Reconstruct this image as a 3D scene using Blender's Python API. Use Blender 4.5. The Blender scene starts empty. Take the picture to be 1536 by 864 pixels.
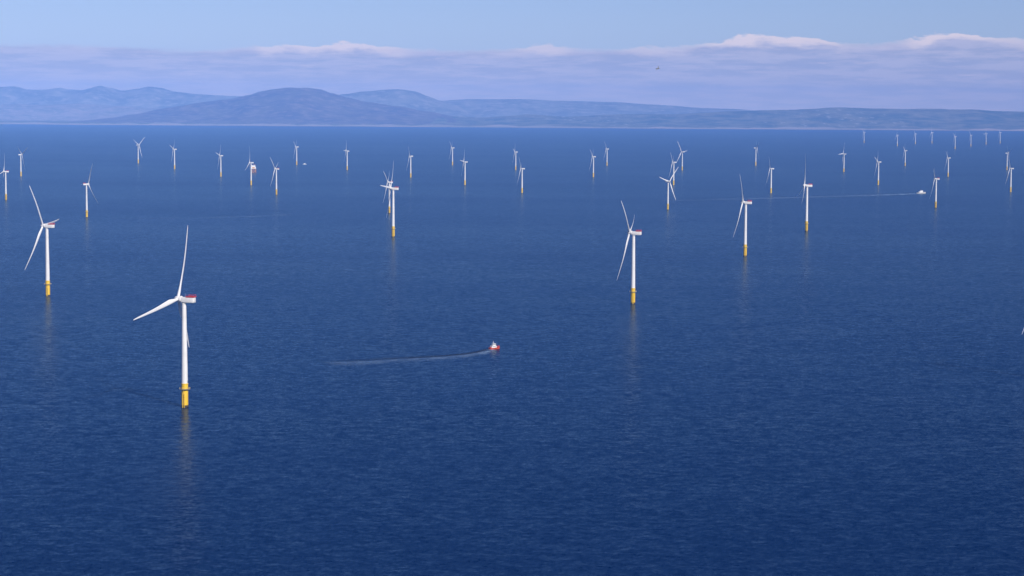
import bpy, bmesh, math, random
from mathutils import Vector, Matrix, noise

random.seed(7)
sc = bpy.context.scene
COL = sc.collection
R = math.radians

# ------------------------------------------------------------------ camera
CAM_H = 308.0                      # helicopter height above the sea
FOC = 3000.0                       # focal length in photo pixels (1536 wide)
PITCH, ROLL = 0.087377, 0.0065
fwd = Vector((0, math.cos(PITCH), -math.sin(PITCH)))
r0 = Vector((1, 0, 0))
u0 = r0.cross(fwd)
right = r0 * math.cos(ROLL) + u0 * math.sin(ROLL)
up = right.cross(fwd)
EYE = Vector((0, 0, CAM_H))


def ray(x, y):
    return fwd * FOC + right * (x - 768) + up * (432 - y)


def on_sea(x, y):
    d = ray(x, y)
    return EYE + d * (-CAM_H / d.z)


def at_range(x, y, rng):
    d = ray(x, y)
    return EYE + d * (rng / d.y)


cam_d = bpy.data.cameras.new('camera')
cam = bpy.data.objects.new('camera', cam_d)
COL.objects.link(cam)
m = Matrix((right, up, -fwd)).transposed().to_4x4()
m.translation = EYE
cam.matrix_world = m
cam_d.sensor_width = 36
cam_d.lens = 36 * FOC / 1536
cam_d.clip_start = 1
cam_d.clip_end = 300000
sc.camera = cam

# ------------------------------------------------------------------ node helpers
class NT:
    def __init__(self, tree):
        self.t = tree
        self.n = tree.nodes
        self.l = tree.links

    def node(self, kind, **kw):
        n = self.n.new(kind)
        for k, v in kw.items():
            if k in n.inputs:
                self.put(n.inputs[k], v)
            else:
                setattr(n, k, v)
        return n

    def put(self, sock, v):
        if isinstance(v, bpy.types.NodeSocket):
            self.l.new(v, sock)
        else:
            sock.default_value = v

    def math(self, op, a, b=None, c=None, clamp=False):
        n = self.n.new('ShaderNodeMath')
        n.operation = op
        n.use_clamp = clamp
        for i, v in enumerate((a, b, c)):
            if v is not None:
                self.put(n.inputs[i], v)
        return n.outputs[0]

    def vmath(self, op, a, b=None):
        n = self.n.new('ShaderNodeVectorMath')
        n.operation = op
        self.put(n.inputs[0], a)
        if b is not None:
            self.put(n.inputs['Scale' if op == 'SCALE' else 1], b)
        return n.outputs[0]

    def maprange(self, v, a, b, c=0.0, d=1.0, smooth=True):
        n = self.n.new('ShaderNodeMapRange')
        n.interpolation_type = 'SMOOTHSTEP' if smooth else 'LINEAR'
        self.put(n.inputs['Value'], v)
        for k, w in (('From Min', a), ('From Max', b), ('To Min', c), ('To Max', d)):
            self.put(n.inputs[k], w)
        return n.outputs[0]

    def mix(self, f, a, b):
        n = self.n.new('ShaderNodeMix')
        n.data_type = 'RGBA'
        self.put(n.inputs['Factor'], f)
        self.put(n.inputs['A'], a)
        self.put(n.inputs['B'], b)
        return n.outputs['Result']

    def noise(self, vec, scale, detail=3.0, rough=0.5, out='Fac', dist=0.0):
        n = self.n.new('ShaderNodeTexNoise')
        self.put(n.inputs['Vector'], vec)
        n.inputs['Scale'].default_value = scale
        n.inputs['Detail'].default_value = detail
        n.inputs['Roughness'].default_value = rough
        n.inputs['Distortion'].default_value = dist
        return n.outputs[out]

    def curve(self, v, pts):
        n = self.n.new('ShaderNodeFloatCurve')
        c = n.mapping.curves[0]
        n.mapping.extend = 'HORIZONTAL'
        while len(c.points) > 2:
            c.points.remove(c.points[-1])
        c.points[0].location = pts[0]
        c.points[1].location = pts[-1]
        for p in pts[1:-1]:
            c.points.new(*p)
        n.mapping.update()
        self.put(n.inputs['Value'], v)
        return n.outputs[0]


def rgba(c):
    return (c[0], c[1], c[2], 1.0)


def new_mat(name):
    mt = bpy.data.materials.new(name)
    mt.use_nodes = True
    t = NT(mt.node_tree)
    b = mt.node_tree.nodes['Principled BSDF']
    return mt, t, b


def paint(name, col, rough=0.45, wear=0.12, scale=0.25, metallic=0.0):
    mt, t, b = new_mat(name)
    co = t.node('ShaderNodeTexCoord').outputs['Object']
    mp = t.node('ShaderNodeMapping', Vector=co)
    mp.inputs['Scale'].default_value = (1, 1, 0.25)
    nz = t.noise(mp.outputs[0], scale, 5, 0.6)
    f = t.maprange(nz, 0.35, 0.75)
    dark = tuple(c * (1 - wear) for c in col)
    t.put(b.inputs['Base Color'], t.mix(f, rgba(col), rgba(dark)))
    b.inputs['Roughness'].default_value = rough
    b.inputs['Metallic'].default_value = metallic
    return mt


M = dict(
    white=paint('white turbine paint', (0.80, 0.79, 0.77), 0.45, 0.14),
    blade=paint('blade gelcoat', (0.78, 0.78, 0.78), 0.35, 0.05),
    yellow=paint('yellow offshore paint', (0.85, 0.55, 0.025), 0.45, 0.14, 0.5),
    red=paint('red deck paint', (0.52, 0.045, 0.055), 0.5, 0.1),
    growth=paint('dark splash zone growth', (0.055, 0.04, 0.02), 0.7, 0.5, 0.8),
    steel=paint('galvanised grating', (0.20, 0.19, 0.17), 0.6, 0.3),
    rail=paint('railing paint', (0.80, 0.62, 0.25), 0.5, 0.1),
    grey=paint('grey door paint', (0.35, 0.36, 0.38), 0.5, 0.1),
    orange=paint('orange red hull paint', (0.75, 0.085, 0.02), 0.35, 0.1, 0.4),
    bwhite=paint('white boat paint', (0.82, 0.82, 0.80), 0.35, 0.05, 0.4),
    dark=paint('dark rubber and glass', (0.02, 0.022, 0.025), 0.25, 0.3, 0.5),
    navy=paint('dark blue hull paint', (0.10, 0.11, 0.14), 0.35, 0.1, 0.4),
    hullgrey=paint('pale grey hull paint', (0.55, 0.54, 0.50), 0.4, 0.15, 0.3),
    plumage=paint('grey plumage', (0.24, 0.25, 0.27), 0.8, 0.4, 6.0),
    jacket=paint('ochre jacket paint', (0.70, 0.30, 0.06), 0.5, 0.15, 0.2),
)

# ------------------------------------------------------------------ mesh builder
class MB:
    def __init__(self):
        self.bm = bmesh.new()

    def lathe(self, prof, seg=24, c=(0, 0, 0), axis='Z', cap=True):
        rings = []
        for r, z in prof:
            ring = []
            for i in range(seg):
                a = 2 * math.pi * i / seg
                p = (r * math.cos(a), r * math.sin(a), z)
                if axis == 'X':
                    p = (z, r * math.cos(a), r * math.sin(a))
                ring.append(self.bm.verts.new((p[0] + c[0], p[1] + c[1], p[2] + c[2])))
            rings.append(ring)
        for a, b in zip(rings, rings[1:]):
            for i in range(seg):
                self.bm.faces.new((a[i], a[(i + 1) % seg], b[(i + 1) % seg], b[i]))
        if cap:
            self.bm.faces.new(list(reversed(rings[0])))
            self.bm.faces.new(rings[-1])
        return self

    def box(self, lo, hi, bevel=0.0, seg=2):
        r = bmesh.ops.create_cube(self.bm, size=1)
        vs = r['verts']
        for v in vs:
            v.co = Vector([lo[i] + (v.co[i] + .5) * (hi[i] - lo[i]) for i in range(3)])
        if bevel:
            es = list({e for v in vs for e in v.link_edges})
            bmesh.ops.bevel(self.bm, geom=es, offset=bevel, segments=seg, affect='EDGES', profile=0.5)
        return self

    def bar(self, p, q, r, seg=6, r2=None):
        p, q = Vector(p), Vector(q)
        d = (q - p).normalized()
        s = d.cross(Vector((0, 0, 1)))
        if s.length < 1e-3:
            s = Vector((1, 0, 0))
        s.normalize()
        t = d.cross(s)
        a, b = [], []
        for i in range(seg):
            w = 2 * math.pi * i / seg
            o = s * math.cos(w) + t * math.sin(w)
            a.append(self.bm.verts.new(p + o * r))
            b.append(self.bm.verts.new(q + o * (r2 or r)))
        for i in range(seg):
            self.bm.faces.new((a[i], b[i], b[(i + 1) % seg], a[(i + 1) % seg]))
        self.bm.faces.new(a)
        self.bm.faces.new(list(reversed(b)))
        return self

    def loft(self, rings, cap=True):
        rr = [[self.bm.verts.new(p) for p in ring] for ring in rings]
        n = len(rr[0])
        for a, b in zip(rr, rr[1:]):
            for i in range(n):
                self.bm.faces.new((a[i], a[(i + 1) % n], b[(i + 1) % n], b[i]))
        if cap:
            self.bm.faces.new(list(reversed(rr[0])))
            self.bm.faces.new(rr[-1])
        return self

    def build(self, name, mat, parent=None, smooth=True):
        bmesh.ops.recalc_face_normals(self.bm, faces=self.bm.faces)
        me = bpy.data.meshes.new(name)
        self.bm.to_mesh(me)
        self.bm.free()
        me.materials.append(mat)
        if smooth:
            me.polygons.foreach_set('use_smooth', [True] * len(me.polygons))
            try:
                me.set_sharp_from_angle(angle=R(38))
            except Exception:
                pass
        o = bpy.data.objects.new(name, me)
        COL.objects.link(o)
        if parent:
            o.parent = parent
        return o


def tag(o, label=None, cat=None, group=None, kind=None):
    for k, v in (('label', label), ('category', cat), ('group', group), ('kind', kind)):
        if v:
            o[k] = v
    return o


def empty(name, loc=(0, 0, 0), rz=0.0, s=1.0):
    o = bpy.data.objects.new(name, None)
    COL.objects.link(o)
    o.location = loc
    o.rotation_euler = (0, 0, rz)
    o.scale = (s, s, s)
    return o


def copy_tree(o, parent=None, deep=True):
    c = o.copy()
    COL.objects.link(c)
    if parent:
        c.parent = parent
    for ch in list(o.children):
        if deep or o.parent is None:
            copy_tree(ch, c, deep)
    return c

# ------------------------------------------------------------------ wind turbine (axis of the rotor = local +X)
HUB, OVER, TILT = 110.0, 7.0, R(6)
RAD = 77.0


def blade_rings():
    # span station r, chord, thickness ratio, twist, upwind offset
    st = [(1.6, 3.0, 1.00, 0, 0.0), (4, 3.05, 1.0, 4, .12), (8, 3.6, .78, 12, .3), (12, 4.5, .52, 13, .5), (16, 5.0, .38, 12, .75),
          (22, 4.8, .30, 10, 1.15), (30, 4.2, .25, 7.5, 1.75), (38, 3.6, .23, 5.5, 2.5), (46, 3.1, .21, 4, 3.4), (54, 2.6, .20, 2.8, 4.5),
          (62, 2.2, .19, 1.6, 5.7), (69, 1.75, .18, .6, 6.8), (74, 1.3, .17, 0, 7.6), (76.4, .7, .16, 0, 7.95), (77, .18, .16, 0, 8.0)]
    out = []
    n = 20
    for r, c, tr, tw, off in st:
        ring = []
        rnd = min(1.0, max(0.0, (tr - .38) / .62))
        for i in range(n):
            a = 2 * math.pi * i / n
            # airfoil section: y along the chord, x through the thickness
            yy = math.cos(a)
            foil = math.sin(a) * (0.5 + .5 * yy) ** .55 * 1.15 if abs(yy) < 1 else 0
            x = tr * c * .5 * (rnd * math.sin(a) + (1 - rnd) * foil)
            y = c * (.5 * yy - (1 - rnd) * .2)
            w = R(tw + 2)
            ring.append((x * math.cos(w) - y * math.sin(w) + off, x * math.sin(w) + y * math.cos(w), r))
        out.append(ring)
    return out


def rotor_matrix(phase):
    hub = Vector((OVER * math.cos(TILT), 0, HUB + OVER * math.sin(TILT)))
    return Matrix.Translation(hub) @ Matrix.Rotation(-TILT, 4, 'Y') @ Matrix.Rotation(-phase, 4, 'X')


def ring_rail(mb, z, rad, h, n, r=.07):
    for i in range(n):
        a = 2 * math.pi * i / n
        b = 2 * math.pi * (i + 1) / n
        p = (rad * math.cos(a), rad * math.sin(a))
        q = (rad * math.cos(b), rad * math.sin(b))
        mb.bar((*p, z), (*p, z + h), r)
        for f in (.5, 1.0):
            mb.bar((*p, z + h * f), (*q, z + h * f), r)


def make_turbine():
    t = empty('wind_turbine')
    # yellow foundation piece
    tp = MB().lathe([(3.45, 2.2), (3.45, 17.4), (3.6, 17.5), (3.6, 17.9), (3.45, 18), (3.42, 23.8), (3.62, 24.0), (3.62, 24.5)], 32).build('transition_piece', M['yellow'], t)
    MB().lathe([(3.55, -4), (3.55, 1.6), (3.47, 2.2)], 32).build('splash_zone', M['growth'], tp)
    MB().lathe([(3.62, 18.3), (5.5, 18.3), (5.5, 18.75), (3.62, 18.75)], 24, cap=False).build('work_platform', M['steel'], tp)
    rl = MB()
    ring_rail(rl, 18.75, 5.4, 1.35, 16)
    rl.build('platform_railing', M['rail'], tp)
    bl = MB()
    for s in (-1, 1):
        bl.bar((-4.7, s * 1.0, -1), (-4.7, s * 1.0, 13.5), .28, 8)
        bl.bar((-4.7, s * 1.0, 13.5), (-3.4, s * .9, 14.6), .24, 8)
        bl.bar((-4.7, s * 1.0, 4), (-3.4, s * .9, 4), .2)
        bl.bar((-4.15, s * .3, 0), (-4.15, s * .3, 18.3), .07)
    for k in range(30):
        bl.bar((-4.15, -.3, .5 + k * .6), (-4.15, .3, .5 + k * .6), .05)
    bmesh.ops.rotate(bl.bm, verts=bl.bm.verts, cent=(0, 0, 0), matrix=Matrix.Rotation(R(-80), 3, 'Z'))
    bl.build('boat_landing', M['yellow'], tp)
    cr = MB()
    cr.bar((0, 4.9, 18.75), (0, 4.9, 22.2), .16, 8)
    cr.bar((0, 4.9, 22.2), (-2.2, 6.2, 22.7), .13, 8)
    cr.build('davit_crane', M['yellow'], tp)
    # tower
    pr = [(3.25, 24.5)]
    for k in range(1, 4):
        z = 24.5 + k * 20.3
        r = 3.25 - (3.25 - 2.2) * (z - 24.5) / 81
        pr += [(r, z - .12), (r + .05, z - .1), (r + .05, z + .1), (r, z + .12)]
    pr += [(2.2, 105.6), (2.45, 105.8), (2.45, 106.6)]
    tw = MB().lathe(pr, 32).build('tower', M['white'], t)
    MB().box((-3.36, -.55, 24.9), (-3.16, .55, 27.3), .05).build('door', M['grey'], tw)
    # nacelle: direct drive generator drum in front, box with rounded edges behind
    nc = MB().box((-11.8, -3.0, 107.0), (2.4, 3.0, 112.6), .8, 3)
    nc.box((-12.1, -2.3, 107.5), (-11.6, 2.3, 112.0), .2, 2)
    nac = nc.build('nacelle', M['white'], t)
    MB().lathe([(2.7, 2.2), (3.25, 2.6), (3.25, 4.2), (2.9, 4.6)], 32, (0, 0, HUB + .35), 'X').build('generator', M['white'], nac)
    dk = MB().box((-12.2, -3.2, 112.65), (-3.6, 3.2, 112.95), .05)
    for s in (-1, 1):
        dk.box((-12.2, s * 3.2 - .06, 112.95), (-3.6, s * 3.2 + .06, 113.95))
    dk.box((-12.26, -3.14, 112.95), (-12.14, 3.14, 113.95))
    dk.build('hoist_deck', M['red'], nac)
    hr = MB()
    for s in (-1, 1):
        for k in range(8):
            x = -12.1 + k * 1.2
            hr.bar((x, s * 3.12, 113.9), (x, s * 3.12, 115.3), .06)
        hr.bar((-12.1, s * 3.12, 115.3), (-3.7, s * 3.12, 115.3), .07)
    hr.bar((-12.1, -3.12, 115.3), (-12.1, 3.12, 115.3), .07)
    hr.build('deck_railing', M['red'], nac)
    MB().bar((-2.0, 1.2, 112.4), (-2.0, 1.2, 116.4), .07).bar((-2.0, .6, 115.6), (-2.0, 1.8, 115.6), .05).build('wind_vane_mast', M['grey'], nac)
    # hub and blades
    hb = MB().lathe([(2.0, -2.6), (2.45, -2.2), (2.6, -1), (2.6, .6), (2.35, 1.8), (1.7, 2.9), (.9, 3.5), (.15, 3.75)], 28, (0, 0, 0), 'X')
    for k in range(3):
        a = k * 2 * math.pi / 3
        d = Vector((0, math.sin(a), math.cos(a)))
        hb.bar(d * .8, d * 2.7, 1.62, 20)
    hub = hb.build('rotor_hub', M['white'], t)
    hub.matrix_local = rotor_matrix(0)
    bm0 = MB().loft(blade_rings()).build('blade', M['blade'], t)
    bm0.matrix_local = rotor_matrix(0)
    for k in (1, 2):
        b = bm0.copy()
        COL.objects.link(b)
        b.matrix_local = rotor_matrix(k * 2 * math.pi / 3)
    return t


def set_phase(t, ph):
    k = 0
    for ch in t.children:
        nm = ch.name.split('.')[0]
        if nm == 'rotor_hub':
            ch.matrix_local = rotor_matrix(ph)
        elif nm == 'blade':
            ch.matrix_local = rotor_matrix(ph + k * 2 * math.pi / 3)
            k += 1


proto = make_turbine()
GRP = 'wind turbines standing in the sea'
ROW = 'tiny white turbine in the far right row under the shore, '
# base pixel x, y, size, rotor direction, blade phase, near?, label
TURB = [
    (277.3, 610.5, 1.023, 162, 102, 'biggest and nearest white turbine on a yellow base, with a long yellow reflection below'),
    (71.8, 444, 1.058, 168, 34, 'second largest turbine on the left, red topped nacelle, one blade down to the left'),
    (949.3, 455.5, 1.046, 166, 48, 'largest turbine right of centre, two long blades to its left and red topped nacelle'),
    (1117.5, 384.5, 1.062, 168, 40, 'tall turbine second nearest on the right, thin blade hanging down left of its tower'),
    (1209.5, 347, 1.10, 178, 4, 'tall slim turbine right of the second nearest right one, single blade straight up'),
    (589.8, 355.5, 1.087, 172, 84, 'front turbine of the overlapping pair left of centre, with the taller tower'),
    (584, 320, .86, 174, 58, 'rear turbine of the overlapping pair left of centre, half behind the taller tower'),
    (9, 300.5, .886, 186, 98, 'white turbine at the very left edge, nacelle to the right and one blade up'),
    (31.5, 265, .92, 36, 60, 'small turbine behind the left edge one, rotor on the right of its tower'),
    (130.2, 326.5, .87, 36, 94, 'mid sized turbine with its rotor on the right side, above the two nearest left ones'),
    (207.4, 245.5, .98, 340, 54, 'small greyish far turbine with a blade raised to the right, left in back row'),
    (261.9, 254.5, .966, 178, 72, 'small far turbine next right of the greyish back row one, blade out to its left'),
    (331.3, 265.5, .905, 178, 78, 'small turbine with a blade out left, nearest one left of the orange substation'),
    (376.7, 278.5, .866, 178, 0, 'turbine standing right in front of the orange and white substation'),
    (414.6, 292.5, .872, 170, 50, 'turbine with blades in a clear V, just right of the orange and white substation'),
    (445, 248, .957, 178, 62, 'small far turbine just left of the tiny white distant boat'),
    (520.7, 255.5, .922, 180, 88, 'lone small far turbine between the tiny white boat and the overlapping pair'),
    (616, 267, .929, 180, 50, 'small turbine just right of and behind the overlapping pair'),
    (678.7, 248.3, .933, 174, 58, 'smaller farther turbine of the two side by side left of the picture centre'),
    (697.4, 278.3, .904, 174, 84, 'larger nearer turbine of the two side by side left of the picture centre'),
    (773.5, 255.5, .894, 176, 76, 'small far turbine directly above the nearer one at the picture centre'),
    (783, 290.3, .865, 174, 48, 'nearer of two turbines lined up at the picture centre, blade down to the left'),
    (890, 266.3, .912, 170, 60, 'nearer left one of two small turbines above the largest right of centre turbine'),
    (910.4, 249, .907, 170, 50, 'farther right one of two small turbines above the largest right of centre turbine'),
    (1001.7, 315, .83, 318, 44, 'nearest turbine of the row of three, open rotor with blade up to the right'),
    (1010.3, 278.5, .912, 168, 52, 'middle turbine of the row of three, partly behind the open rotor'),
    (1023.2, 256, .922, 142, 34, 'farthest turbine of the row of three beside the open rotor'),
    (1133.5, 249, .978, 0, 58, 'small far turbine facing right, above the tall turbine with a hanging blade'),
    (1156.4, 290.5, .886, 170, 46, 'mid sized turbine between the two tall right ones, just above the long boat wake'),
    (1296, 214.5, 1.071, 159, 61, ROW + 'first from the left'),
    (1265.6, 258.8, .903, 156, 92, 'small turbine with a blade pointing left, upper left of the far white ship wake'),
    (1346, 219.3, 1.004, 160, 10, ROW + 'second from the left'),
    (1317.2, 278.3, .939, 164, 72, 'turbine standing just above the far ship wake, left of the ship'),
    (1357.6, 249.3, .86, 164, 68, 'small turbine above the far white ship, a blade drooping to its left'),
    (1373, 216.5, 1.002, 154, 45, ROW + 'third from the left'),
    (1397.9, 215.3, 1.107, 157, 21, ROW + 'fourth from the left'),
    (1432.5, 224, 1.066, 158, 65, ROW + 'fifth and standing lowest'),
    (1456.2, 220, 1.028, 158, 57, ROW + 'sixth from the left'),
    (1479, 217, 1.064, 151, 95, ROW + 'seventh from the left'),
    (1500, 215.3, 1.12, 160, 44, ROW + 'last at the right end'),
    (1422, 265.5, .869, 164, 60, 'small turbine upper right of the far white ship and its nearest turbine'),
    (1403.4, 312, .881, 170, 58, 'turbine standing just right of the far white ship, lower than the ship'),
    (1510.3, 255.5, .885, 0, 52, 'rear turbine of the pair at the right edge, rotor on its right side'),
    (1515.8, 288.8, .881, 160, 46, 'front turbine of the pair at the right edge, nacelle pointing right'),
    (1563, 568, 1.02, 162, 137, 'near turbine outside the right edge, only a white blade tip showing at the edge'),
]
for i, (bx, by, s, yaw, ph, lab) in enumerate(TURB):
    p = on_sea(bx, by)
    t = proto if i == 0 else copy_tree(proto, deep=p.y < 7500)
    t.location = p
    t.rotation_euler = (0, 0, R(yaw))
    t.scale = (s, s, s)
    set_phase(t, R(ph))
    tag(t, lab, 'wind turbine', GRP)

# ------------------------------------------------------------------ boats
def hull_mesh(L, B, D, sheer, flare=.85):
    """bow towards +X; waterline at z = 0"""
    mb = MB()
    rings = []
    for k in range(13):
        u = k / 12
        x = -L / 2 + L * u
        w = B / 2 * (1 - max(0, (u - .5) / .5) ** 2.2) if u > .5 else B / 2 * (.93 + .07 * u / .5)
        w = max(w, .08)
        top = D + sheer * max(0, (u - .35) / .65) ** 2
        x2 = x + (L * .05 * u * u)
        ring = [(x2, -w, top), (x2, -w * flare, .15), (x, -w * .5, -.7), (x, 0, -1.0), (x, w * .5, -.7), (x2, w * flare, .15), (x2, w, top)]
        rings.append(ring)
    mb.loft(rings)
    return mb


def crew_boat(loc, rz):
    t = empty('crew_boat', loc, rz)
    h = hull_mesh(15.5, 5.6, 2.0, 1.9).build('hull', M['orange'], t)
    fd = MB()
    for s in (-1, 1):
        pts = []
        for k in range(13):
            u = k / 12
            x = -15.5 / 2 + 15.5 * u + 15.5 * .05 * u * u
            w = 2.8 * (1 - max(0, (u - .5) / .5) ** 2.2) if u > .5 else 2.8 * (.93 + .07 * u / .5)
            pts.append((x, s * (max(w, .08) + .05), 1.7 + 1.9 * max(0, (u - .35) / .65) ** 2))
        for a, b in zip(pts, pts[1:]):
            fd.bar(a, b, .16, 6)
    fd.build('fender', M['dark'], h)
    dh = MB().loft([[(-5.6, -2.2, 2.05), (2.9, -2.0, 2.05), (2.9, 2.0, 2.05), (-5.6, 2.2, 2.05)],
                    [(-5.4, -2.0, 4.7), (1.7, -1.8, 4.7), (1.7, 1.8, 4.7), (-5.4, 2.0, 4.7)]]).build('deckhouse', M['bwhite'], t, False)
    w = MB()
    for s in (-1, 1):
        for k in range(4):
            x = -4.6 + k * 1.45
            w.box((x, s * 2.12 - .05, 3.3), (x + 1.05, s * 2.12 + .05, 4.0))
    w.build('window', M['dark'], dh, False)
    wh = MB().loft([[(-3.0, -1.6, 4.7), (1.2, -1.5, 4.7), (1.2, 1.5, 4.7), (-3.0, 1.6, 4.7)],
                    [(-2.8, -1.6, 6.9), (1.5, -1.5, 6.9), (1.5, 1.5, 6.9), (-2.8, 1.6, 6.9)],
                    [(-3.1, -1.75, 6.95), (1.8, -1.65, 6.95), (1.8, 1.65, 6.95), (-3.1, 1.75, 6.95)],
                    [(-3.0, -1.7, 7.15), (1.7, -1.6, 7.15), (1.7, 1.6, 7.15), (-3.0, 1.7, 7.15)]]).build('wheelhouse', M['bwhite'], t, False)
    w = MB()
    for s in (-1, 1):
        for k in range(3):
            x = -2.6 + k * 1.3
            w.box((x, s * 1.6 - .04, 5.6), (x + 1.0, s * 1.6 + .04, 6.5))
    w.box((1.33, -1.25, 5.6), (1.43, 1.25, 6.5))
    w.build('window', M['dark'], wh, False)
    MB().bar((-1.6, 0, 7.1), (-1.8, 0, 10.8), .28, 8, .1).bar((-1.8, -1.4, 9.3), (-1.8, 1.4, 9.3), .1).box((-2.3, -.9, 8.1), (-1.2, .9, 8.5), .05).build('mast', M['bwhite'], t)
    r = MB()
    for s in (-1, 1):
        for k in range(6):
            x = 3.2 + k * .85
            y = s * 2.7 * (1 - max(0, (x / 15.5)) ** 1.6 * 2.2)
            z = 2.0 + 1.9 * max(0, ((x / 15.5 + .5) - .35) / .65) ** 2
            r.bar((x, y, z), (x, y, z + 1), .05)
            if k:
                r.bar((px, py, pz + 1), (x, y, z + 1), .05)
            px, py, pz = x, y, z
    r.build('bow_railing', M['red'], t)
    MB().box((-7.4, -1.7, 2.0), (-5.9, 1.7, 2.8), .1).build('stern_locker', M['orange'], t)
    return t


b_loc = on_sea(741.5, 523.6)
d = on_sea(700, 531.5) - b_loc
crew = crew_boat(b_loc, math.atan2(-d.y, -d.x) - R(22))
tag(crew, 'small crew boat with orange red hull and white deckhouse, trailing a faint wake', 'boat')


def ship(name, loc, rz, L, B, house, hullmat, mast_h):
    t = empty(name, loc, rz)
    hull_mesh(L, B, L * .11, L * .07).build('hull', hullmat, t)
    x0, x1 = house
    z = L * .11
    dh = MB().box((x0, -B * .42, z), (x1, B * .42, z + L * .13), .15)
    dh.box((x0 + (x1 - x0) * .35, -B * .36, z + L * .13), (x1 - .4, B * .36, z + L * .22), .15)
    dho = dh.build('deckhouse', M['bwhite'], t, False)
    MB().box((x1 - .38, -B * .32, z + L * .16), (x1 - .3, B * .32, z + L * .20)).build('window', M['dark'], dho, False)
    xm = (x0 + x1) / 2
    MB().bar((xm, 0, z + L * .2), (xm, 0, z + L * .22 + mast_h), .3, 8, .12).bar((xm, -1.5, z + L * .22 + mast_h * .6), (xm, 1.5, z + L * .22 + mast_h * .6), .1).build('mast', M['bwhite'], t)
    return t


s1 = on_sea(1381.5, 290.3)
d = on_sea(1330, 292.6) - s1
tag(ship('service_ship', s1, R(14), 36, 10, (-9, 7), M['hullgrey'], 4.0), 'white far service ship at the right end of the long straight wake', 'ship')
s2 = on_sea(456.8, 246.6)
tag(ship('workboat', s2, R(8), 20, 8, (-5, 5), M['bwhite'], 2.0), 'tiny white distant workboat right of a small far turbine', 'boat')

# ------------------------------------------------------------------ offshore substation
p = on_sea(380.0, 259.0)
sub = empty('offshore_substation', p, R(12))
jk = MB()
for z0, z1, a0, a1 in ((-4, 9, 13, 11.8), (9, 20, 11.8, 10.8)):
    cs0 = [(a0, a0 * .7), (-a0, a0 * .7), (-a0, -a0 * .7), (a0, -a0 * .7)]
    cs1 = [(a1, a1 * .7), (-a1, a1 * .7), (-a1, -a1 * .7), (a1, -a1 * .7)]
    for k in range(4):
        jk.bar((*cs0[k], z0), (*cs1[k], z1), 1.2, 10)
        n = (k + 1) % 4
        jk.bar((*cs0[k], z0), (*cs1[n], z1), .6, 8)
        jk.bar((*cs0[n], z0), (*cs1[k], z1), .6, 8)
        jk.bar((*cs1[k], z1), (*cs1[n], z1), .6, 8)
jk.build('jacket', M['jacket'], sub)
ts = MB().box((-14, -10, 20), (14, 10, 21.2), .1).box((-13, -9, 21.2), (12, 9, 29), .2).box((-12, -9.4, 29), (13, 9.4, 30), .1)
ts.box((-10, -8, 30), (9, 8, 37), .2).build('topside', M['bwhite'], sub, False)
MB().box((-6, -9.12, 22), (6, -9.02, 28), 0).build('cooler_bank', M['jacket'], sub, False)
MB().bar((10, 4, 30), (10, 4, 40), .5, 8).bar((10, 4, 40), (-3, -8, 43), .4, 8).build('crane', M['jacket'], sub)
tag(sub, 'offshore substation of orange legs and white block, behind a turbine on the left', 'substation')

# ------------------------------------------------------------------ a seabird gliding in front of the clouds
def seabird(p):
    t = empty('seabird', p, R(-20))
    body = MB().lathe([(.02, -.42), (.06, -.34), (.09, -.15), (.105, .02), (.09, .2), (.065, .3), (.07, .38), (.055, .44), (.02, .49), (.008, .56)], 12, (0, 0, 0), 'X')
    for s in (-1, 1):
        out = Vector((0, s * .75, .62)) if s > 0 else Vector((-.1, s * .95, -.32))
        rings = []
        for f, c, bend in ((0, .24, 0), (.25, .25, .05), (.5, .2, .06), (.75, .14, -.03), (1, .03, -.16)):
            q = Vector((bend, 0, 0)) + out * f
            h = .03 * (1 - f) + .008
            rings.append([q + Vector((c / 2, 0, 0)), q + Vector((0, 0, h)), q + Vector((-c / 2, 0, 0)), q + Vector((0, 0, -h))])
        body.loft(rings)
    body.loft([[(-.36, -.04, .015), (-.36, .04, .015), (-.36, .04, -.015), (-.36, -.04, -.015)], [(-.58, -.11, .006), (-.58, .11, .006), (-.58, .11, -.006), (-.58, -.11, -.006)]])
    body.build('body', M['plumage'], t)
    return t


tag(seabird(at_range(986.5, 103, 430)), 'lone grey seabird gliding in front of the cloud bank', 'bird')

# ------------------------------------------------------------------ the sea
def sheet(name, x0, x1, y0, y1, nx, ny, z=0.0):
    bm = bmesh.new()
    g = [[bm.verts.new((x0 + (x1 - x0) * i / nx, y0 + (y1 - y0) * j / ny, z)) for i in range(nx + 1)] for j in range(ny + 1)]
    for j in range(ny):
        for i in range(nx):
            bm.faces.new((g[j][i], g[j][i + 1], g[j + 1][i + 1], g[j + 1][i]))
    me = bpy.data.meshes.new(name)
    bm.to_mesh(me)
    bm.free()
    o = bpy.data.objects.new(name, me)
    COL.objects.link(o)
    return o


def wave_normal(t, co, amp=1.0):
    """ripple slopes read straight from noise at several wave lengths"""
    def layer(ang, sx, sy, scale, det, a):
        mp = t.node('ShaderNodeMapping', Vector=co)
        mp.inputs['Rotation'].default_value = (0, 0, R(ang))
        mp.inputs['Scale'].default_value = (sx, sy, 1)
        c = t.noise(mp.outputs[0], scale, det, .55, 'Color')
        v = t.vmath('SUBTRACT', c, (.5, .5, .5))
        return t.vmath('MULTIPLY', v, (a, a, 0))
    v = t.vmath('ADD', layer(18, .65, 1, .15, 3.0, .25 * amp), layer(-12, .8, 1, .50, 3, .34 * amp))
    v = t.vmath('ADD', v, layer(30, .5, 1, .018, 2, .035 * amp))
    v = t.vmath('ADD', v, (0, 0, 1))
    return t.vmath('NORMALIZE', v)


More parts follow.
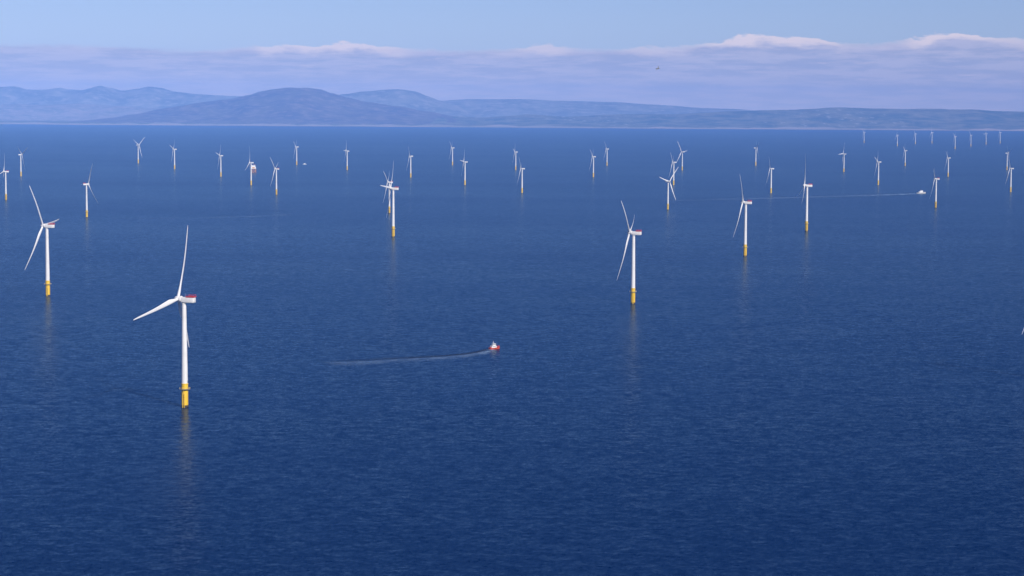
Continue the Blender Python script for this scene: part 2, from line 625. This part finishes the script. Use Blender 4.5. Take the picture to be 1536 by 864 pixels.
sea = sheet('sea', -40000, 40000, -3000, 66000, 40, 40)
mt, t, b = new_mat('sea water')
co = t.node('ShaderNodeTexCoord').outputs['Object']
mp = t.node('ShaderNodeMapping', Vector=co)
mp.inputs['Scale'].default_value = (.35, 1, 1)
patch = t.noise(mp.outputs[0], .0011, 4, .6)
mt.node_tree.nodes.remove(b)
nrm = wave_normal(t, co)
deep = t.node('ShaderNodeBsdfDiffuse', Normal=nrm)                 # light scattered back out of the deep water
t.put(deep.inputs['Color'], t.mix(t.maprange(patch, .3, .7), (.0002, .0120, .059, 1), (.0004, .0140, .068, 1)))
gl = t.node('ShaderNodeBsdfGlossy', Normal=nrm)
gl.inputs['Color'].default_value = (.74, .92, 1.0, 1)
t.put(gl.inputs['Roughness'], t.maprange(patch, .3, .75, .20, .26))
fr = t.node('ShaderNodeFresnel', IOR=1.333, Normal=nrm)
mx = t.node('ShaderNodeMixShader')
t.put(mx.inputs[0], t.math('MULTIPLY', fr.outputs[0], .46))         # the ruffled surface mirrors only part of what flat water would
t.l.new(deep.outputs[0], mx.inputs[1])
t.l.new(gl.outputs[0], mx.inputs[2])
t.l.new(mx.outputs[0], mt.node_tree.nodes['Material Output'].inputs['Surface'])
sea.data.materials.append(mt)
tag(sea, kind='structure')

# ------------------------------------------------------------------ wakes
def foam_mat(name, strength, dens, fade=1.3, lee=0.0, floor=.15):
    mt, t, b = new_mat(name)
    uv = t.node('ShaderNodeTexCoord').outputs['UV']
    co = t.node('ShaderNodeTexCoord').outputs['Object']
    sx = t.node('ShaderNodeSeparateXYZ', Vector=uv)
    u, v = sx.outputs['X'], sx.outputs['Y']
    edge = t.math('MULTIPLY', t.maprange(v, 0, .4), t.maprange(v, 1, .6))
    age = t.math('POWER', t.math('SUBTRACT', 1.0, u, clamp=True), fade)
    tail = t.maprange(u, 1.0, .93)
    mp = t.node('ShaderNodeMapping', Vector=co)
    mp.inputs['Scale'].default_value = (.4, 1, 1)
    nz = t.maprange(t.noise(mp.outputs[0], dens, 4, .65), .35, .65)
    nz2 = t.maprange(t.noise(co, dens * .12, 2, .5), .3, .65, .35, 1)
    a = t.math('MULTIPLY', edge, t.math('MULTIPLY', nz, nz2))
    a = t.math('MULTIPLY', a, t.math('MULTIPLY', t.math('MULTIPLY_ADD', age, 1 - floor, floor), tail))
    a = t.math('MULTIPLY', a, strength, clamp=True)
    # churned pale water, with smooth dark water along its far side
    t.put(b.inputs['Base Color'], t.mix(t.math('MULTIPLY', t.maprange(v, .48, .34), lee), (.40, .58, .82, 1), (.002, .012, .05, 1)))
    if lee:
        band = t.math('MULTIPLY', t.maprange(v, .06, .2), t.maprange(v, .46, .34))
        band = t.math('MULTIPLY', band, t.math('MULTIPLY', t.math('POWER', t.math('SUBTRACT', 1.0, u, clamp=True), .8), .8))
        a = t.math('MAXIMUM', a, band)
    b.inputs['Roughness'].default_value = .8
    t.put(b.inputs['Alpha'], a)
    return mt


def wake(name, pts, w0, w1, mat, label, z=.06):
    """pts: points on the water from the stern backwards"""
    P = [on_sea(*q) for q in pts]
    # smooth the path
    Q = []
    for i in range(len(P) - 1):
        p0, p1, p2, p3 = P[max(i - 1, 0)], P[i], P[i + 1], P[min(i + 2, len(P) - 1)]
        for k in range(8):
            s = k / 8
            Q.append(.5 * ((2 * p1) + (p2 - p0) * s + (2 * p0 - 5 * p1 + 4 * p2 - p3) * s * s + (3 * p1 - p0 - 3 * p2 + p3) * s ** 3))
    Q.append(P[-1])
    o0 = Q[0].copy()
    bm = bmesh.new()
    uvl = bm.loops.layers.uv.new('UVMap')
    rows = []
    for i, q in enumerate(Q):
        dd = (Q[min(i + 1, len(Q) - 1)] - Q[max(i - 1, 0)]).normalized()
        s = Vector((-dd.y, dd.x, 0))
        f = i / (len(Q) - 1)
        w = w0 + (w1 - w0) * f ** .8
        row = []
        for k in range(5):
            c = k / 4
            v = bm.verts.new(q - o0 + s * (c - .5) * w)
            row.append((v, (f, c)))
        rows.append(row)
    for a, c in zip(rows, rows[1:]):
        for k in range(4):
            q4 = (a[k], a[k + 1], c[k + 1], c[k])
            f = bm.faces.new([x[0] for x in q4])
            for lp, x in zip(f.loops, q4):
                lp[uvl].uv = x[1]
    bmesh.ops.recalc_face_normals(bm, faces=bm.faces)
    me = bpy.data.meshes.new(name)
    bm.to_mesh(me)
    bm.free()
    if me.polygons[0].normal.z < 0:
        me.flip_normals()
    me.materials.append(mat)
    o = bpy.data.objects.new(name, me)
    COL.objects.link(o)
    o.location = (o0.x, o0.y, z)
    return tag(o, label, 'wake', kind='stuff')


wake('boat_wake', [(736, 524), (723, 528.6), (705, 531.8), (680, 534.6), (640, 537.3), (590, 540), (540, 543), (480, 545)], 20, 80, foam_mat('fresh foam', .62, .14, 1.6, 1.0, .42),
     'faint curved foam wake behind the red and white crew boat')
wake('ship_wake', [(1377, 290.6), (1355, 291.3), (1300, 293.2), (1200, 296), (1120, 298), (1040, 300), (985, 300.5)], 80, 120, foam_mat('ship foam', 1.0, .04, 1.8),
     'long straight white wake behind the far service ship')
wake('old_wake', [(430, 322), (380, 324.5), (300, 326.5), (230, 327.5), (170, 327.5)], 60, 60, foam_mat('old foam', .35, .03),
     'very faint old wake line right of a mid sized left turbine')

# ------------------------------------------------------------------ land
def land_mat(name, cols, scale, hi=None):
    mt, t, b = new_mat(name)
    co = t.node('ShaderNodeTexCoord').outputs['Object']
    n1 = t.noise(co, scale, 5, .6)
    n2 = t.noise(co, scale * 3.5, 4, .6)
    c = t.mix(t.maprange(n1, .38, .62), rgba(cols[0]), rgba(cols[1]))
    c = t.mix(t.maprange(n2, .45, .7), c, rgba(cols[2]))
    if hi:                                       # pale farms, villages and bare fields scattered over it
        mp = t.node('ShaderNodeMapping', Vector=co)
        mp.inputs['Scale'].default_value = (1, .35, .5)
        n3 = t.noise(mp.outputs[0], .0075, 2, .5)
        n4 = t.noise(co, .0003, 2, .5)
        c = t.mix(t.math('MULTIPLY', t.math('MULTIPLY', t.maprange(n3, .60, .70), t.maprange(n4, .40, .6)), .6), c, rgba(hi))
    t.put(b.inputs['Base Color'], c)
    b.inputs['Roughness'].default_value = .95
    b.inputs['Specular IOR Level'].default_value = .1
    return mt


def interp(pts, x):
    if x <= pts[0][0]:
        return pts[0][1]
    for (xa, ya), (xb, yb) in zip(pts, pts[1:]):
        if x <= xb:
            f = (x - xa) / (xb - xa)
            f = f * f * (3 - 2 * f) * .5 + f * .5
            return ya + (yb - ya) * f
    return pts[-1][1]


def ridge(name, pts, rng, front, back, mat, rough=1.0, seed=0.0, nx=260, ny=26):
    """a range of hills whose crest stands at range rng; the crest line is given as photo pixels"""
    xa, xb = pts[0][0], pts[-1][0]
    bm = bmesh.new()
    g = []
    for j in range(ny + 1):
        v = -1 + 2 * j / ny
        row = []
        for i in range(nx + 1):
            px = xa + (xb - xa) * i / nx
            top = at_range(px, interp(pts, px), rng)
            crest = max(top.z, 0)
            X = top.x
            wob = noise.noise(Vector((X * .0004 + seed, 3.1, 0))) * .5
            Y = rng + (v * front if v < 0 else v * back) + wob * 1500 * (1 - abs(v))
            k = 1 - abs(v)
            prof = k * k * (3 - 2 * k) * .55 + k * .45
            q = Vector((X * .0003 + seed, Y * .0003, seed))
            fr = noise.fractal(q * 2.0, 1.0, 2.0, 5) * 130 * rough * k * (1.2 - k * .95) * min(1, crest / 350)
            rgd = -abs(noise.noise(Vector((X * .0011 + seed, Y * .00025, 1)))) * 160 * rough * k * (1 - k) * min(1, crest / 350) * 2
            z = crest * prof + fr + rgd
            row.append(bm.verts.new((X, Y, max(z, -3) if abs(v) < 1 else -3)))
        g.append(row)
    for j in range(ny):
        for i in range(nx):
            bm.faces.new((g[j][i], g[j][i + 1], g[j + 1][i + 1], g[j + 1][i]))
    me = bpy.data.meshes.new(name)
    bm.to_mesh(me)
    bm.free()
    me.polygons.foreach_set('use_smooth', [True] * len(me.polygons))
    me.materials.append(mat)
    o = bpy.data.objects.new(name, me)
    COL.objects.link(o)
    return tag(o, kind='structure')


heather = land_mat('heather moor', [(.075, .045, .06), (.14, .10, .065), (.28, .19, .15)], .0011)
pasture = land_mat('pasture and woods', [(.035, .055, .025), (.26, .22, .12), (.12, .13, .06)], .0016, (.62, .56, .48))
fells = land_mat('rough fell grass', [(.28, .26, .21), (.14, .14, .12), (.42, .37, .31)], .0011)
stubble = land_mat('stubble fields', [(.40, .31, .25), (.22, .20, .15), (.50, .41, .34)], .0014)

ridge('distant_fells', [(-160, 136), (-60, 132), (0, 131), (20, 130), (42, 135), (66, 134), (92, 131), (104, 134), (122, 135), (150, 129), (166, 132), (182, 137), (205, 134),
                        (222, 130), (240, 132), (262, 138), (300, 142), (350, 144), (420, 146), (500, 152), (560, 162)], 61500, 4500, 3500, fells, 1.0, 5.2)
ridge('rear_hill', [(470, 150), (515, 141), (545, 137), (572, 135), (600, 134.5), (622, 137), (642, 144), (658, 150), (684, 159), (712, 170), (740, 180)], 59500, 4500, 3500, fells, 1.0, 9.1, 120)
ridge('distant_moor', [(600, 160), (655, 151), (700, 148), (742, 148.5), (780, 149), (850, 151), (920, 153), (975, 156), (1010, 158), (1050, 162), (1100, 164), (1180, 170), (1240, 178)], 62000, 5000, 3500, fells, .6, 2.7)
ridge('foothills', [(-160, 152), (-60, 154), (0, 156), (60, 158), (120, 156), (180, 160), (240, 163), (290, 163), (340, 166), (400, 172), (450, 178)], 57000, 5000, 4000, stubble, 1.1, 13.3, 180)
ridge('heather_hill', [(130, 181), (180, 176), (214, 169), (240, 162.5), (270, 158), (305, 152.5), (345, 149.5), (372, 143), (390, 138), (412, 134), (436, 131), (460, 131), (480, 134),
                       (498, 140), (520, 146), (548, 152), (590, 159), (640, 167), (690, 175), (740, 181)], 52500, 5500, 4500, heather, 1.2, 21.0, 300, 34)
ridge('low_coast_hills', [(560, 180), (640, 173), (720, 176), (790, 172), (850, 175), (910, 172), (980, 171), (1060, 168.5), (1100, 166.5), (1160, 165), (1220, 163.5), (1262, 161.5), (1310, 163), (1400, 163),
                          (1450, 164), (1500, 166), (1560, 168), (1640, 169), (1700, 168)], 52000, 5000, 4500, pasture, .9, 31.0, 300)


def coast():
    bm = bmesh.new()
    g = []
    nx = 200
    for j in range(9):
        row = []
        for i in range(nx + 1):
            px = -300 + 2136 * i / nx
            yy = 186.3 + (px / 1536) * 10.2
            f = on_sea(px, yy)
            Y0 = f.y + noise.noise(Vector((px * .01, 0, 0))) * 500 + noise.noise(Vector((px * .05, 2, 0))) * 200
            wd = .25 + 1.1 * abs(noise.noise(Vector((px * .018, 7.7, 0)))) + .5 * abs(noise.noise(Vector((px * .07, 1.2, 0))))
            Y = Y0 + (wd if 0 < j < 5 else 1) * (0, 300, 2200, 4000, 5500, 8000, 11000, 15000, 19000)[j]
            z = (-.5, 3.0, 8, 14, 22, 20, 18, 20, 20)[j] * (wd if 0 < j < 5 else 1) + (noise.noise(Vector((px * .03, j, 4))) * 9 if j > 2 else 0)
            row.append(bm.verts.new((f.x * (Y / f.y), min(Y, 65500), z)))
        g.append(row)
    for j in range(8):
        for i in range(nx):
            f = bm.faces.new((g[j][i], g[j][i + 1], g[j + 1][i + 1], g[j + 1][i]))
            f.material_index = 0 if j < 4 else 1
    me = bpy.data.meshes.new('coast')
    bm.to_mesh(me)
    bm.free()
    me.materials.append(land_mat('beach sand', [(.60, .45, .40), (.34, .30, .26), (.24, .26, .17)], .0005))
    me.materials.append(pasture)
    o = bpy.data.objects.new('coast', me)
    COL.objects.link(o)
    tag(o, kind='structure')


coast()

# ------------------------------------------------------------------ haze: one closed box of air
HZ = 1190.0
hz = MB().box((-41000, -3500, -6), (41000, 66500, HZ))
hm = bpy.data.materials.new('haze air')
hm.use_nodes = True
hm.node_tree.nodes.clear()
t = NT(hm.node_tree)
pv = t.node('ShaderNodeVolumePrincipled')
pv.inputs['Color'].default_value = (.21, .44, 1.0, 1)
pv.inputs['Density'].default_value = 2.2e-5
pv.inputs['Anisotropy'].default_value = -0.4
out = t.node('ShaderNodeOutputMaterial')
t.l.new(pv.outputs[0], out.inputs['Volume'])
hzo = hz.build('haze', hm, None, False)
tag(hzo, 'pale blue haze over the sea and the far shore', 'haze', kind='stuff')

# ------------------------------------------------------------------ sun and sky
SUN_EL = R(35)
sh = Vector((.567, -.824, 0)).normalized()
SUN = Vector((sh.x * math.cos(SUN_EL), sh.y * math.cos(SUN_EL), math.sin(SUN_EL)))
sl = bpy.data.lights.new('sun', 'SUN')
sl.energy = 5.0
sl.angle = R(.5)
sl.color = (1.0, .93, .84)
so = bpy.data.objects.new('sun', sl)
COL.objects.link(so)
so.rotation_euler = SUN.to_track_quat('Z', 'Y').to_euler()
so.location = (0, 0, 3000)

w = bpy.data.worlds.new('World')
sc.world = w
w.use_nodes = True
t = NT(w.node_tree)
bg = w.node_tree.nodes['Background']
STR = .10
sky = t.node('ShaderNodeTexSky', sky_type='NISHITA', sun_disc=False)
sky.sun_elevation = SUN_EL
sky.sun_rotation = math.atan2(SUN.x, SUN.y)
sky.altitude = 300
sky.air_density = 1.0
sky.dust_density = 0.0
sky.ozone_density = 3.0
dirv = t.node('ShaderNodeTexCoord').outputs['Generated']
sp = t.node('ShaderNodeSeparateXYZ', Vector=dirv)
az = t.math('ARCTAN2', sp.outputs['X'], sp.outputs['Y'])
el = sp.outputs['Z']
cv = t.node('ShaderNodeCombineXYZ')
t.put(cv.inputs[0], az)
t.put(cv.inputs[1], t.math('MULTIPLY', el, 2.6))
cv = cv.outputs[0]
# cloud bank: its top edge (elevation) along the azimuth
u = t.maprange(az, -.30, .30, 0, 1, False)


def AX(px):
    return (math.atan((px - 768) / FOC) + .30) / .60


def EY(px, y):
    return ((169.2 + (px - 768) * ROLL) - y) / FOC / .05


tops = [(-120, 72), (0, 70), (100, 70), (200, 72), (300, 77), (380, 71), (460, 71), (516, 67), (560, 71), (610, 74), (700, 76), (770, 74), (820, 71), (880, 75), (960, 73), (1030, 72),
        (1060, 65), (1100, 60), (1160, 58), (1215, 60), (1262, 68), (1320, 66), (1362, 61), (1400, 55), (1440, 56), (1480, 60), (1536, 63), (1650, 66)]
top = t.math('MULTIPLY', t.curve(u, [(AX(x), EY(x, y)) for x, y in tops]), .05)
rimc = t.curve(u, [(AX(x), y) for x, y in [(-120, .2), (0, .08), (250, .06), (370, .15), (395, .8), (500, .95), (600, .6), (640, .2), (760, .3), (810, .7), (850, .45), (900, .2), (960, .5), (1020, .4),
                                         (1060, .85), (1120, 1), (1230, .95), (1262, .4), (1330, .25), (1365, .9), (1420, 1), (1490, .7), (1536, .55), (1650, .3)]])
fine = t.noise(cv, 130, 5, .6)
puff = t.noise(cv, 38, 5, .62)
lump = t.noise(cv, 62, 3, .5)
edge = t.math('ADD', top, t.math('MULTIPLY', t.math('SUBTRACT', fine, .5), .0034))
edge = t.math('ADD', edge, t.math('MULTIPLY', t.math('MULTIPLY', t.math('SUBTRACT', lump, .45), .0085), rimc))
dd = t.math('SUBTRACT', edge, el)                     # below the top edge: positive
body = t.maprange(dd, -.0006, .0022)
rim = t.math('MULTIPLY', t.maprange(dd, -.0004, .0006), t.maprange(t.math('ADD', dd, t.math('MULTIPLY', t.math('SUBTRACT', puff, .5), .012)), .0058, .0012))
rim = t.math('MULTIPLY', rim, rimc)
# scattered sunlit wisps inside the bank
cw = t.node('ShaderNodeCombineXYZ')
t.put(cw.inputs[0], az)
t.put(cw.inputs[1], t.math('MULTIPLY', el, 9.0))
wisp = t.maprange(t.noise(cw.outputs[0], 42, 4, .55), .60, .74)
wisp = t.math('MULTIPLY', wisp, t.math('MULTIPLY', t.maprange(dd, .001, .004), t.maprange(el, .012, .018)))
streak = t.noise(cw.outputs[0], 30, 6, .66)
low = t.maprange(el, .026, .008)
shade = t.mix(t.maprange(streak, .40, .60), t.mix(low, (4.5, 4.5, 6.3, 1), (7.6, 6.3, 6.2, 1)), t.mix(low, (6.4, 5.9, 7.3, 1), (9.4, 7.4, 6.9, 1)))
lit = (9.8, 8.3, 8.2, 1)
tint = t.mix(t.maprange(el, .045, .20, 0, 1), (.66, .69, .99, 1), (.04, .24, .62, 1))
clear = t.vmath('MULTIPLY', sky.outputs[0], tint)
c = t.mix(t.math('MULTIPLY', body, .80), clear, shade)
c = t.mix(t.math('MULTIPLY', rim, .95), c, lit)
c = t.mix(t.math('MULTIPLY', wisp, .38), c, lit)
t.put(bg.inputs['Color'], c)
bg.inputs['Strength'].default_value = STR

# ------------------------------------------------------------------ render settings
sc.render.engine = 'CYCLES'
sc.cycles.max_bounces = 6
sc.cycles.volume_bounces = 2
sc.cycles.transparent_max_bounces = 16
sc.cycles.use_denoising = True
sc.cycles.denoiser = 'OPENIMAGEDENOISE'
sc.cycles.use_adaptive_sampling = False
sc.view_settings.view_transform = 'Standard'
sc.view_settings.look = 'None'
sc.view_settings.exposure = 0.0
sc.view_settings.gamma = 1.0
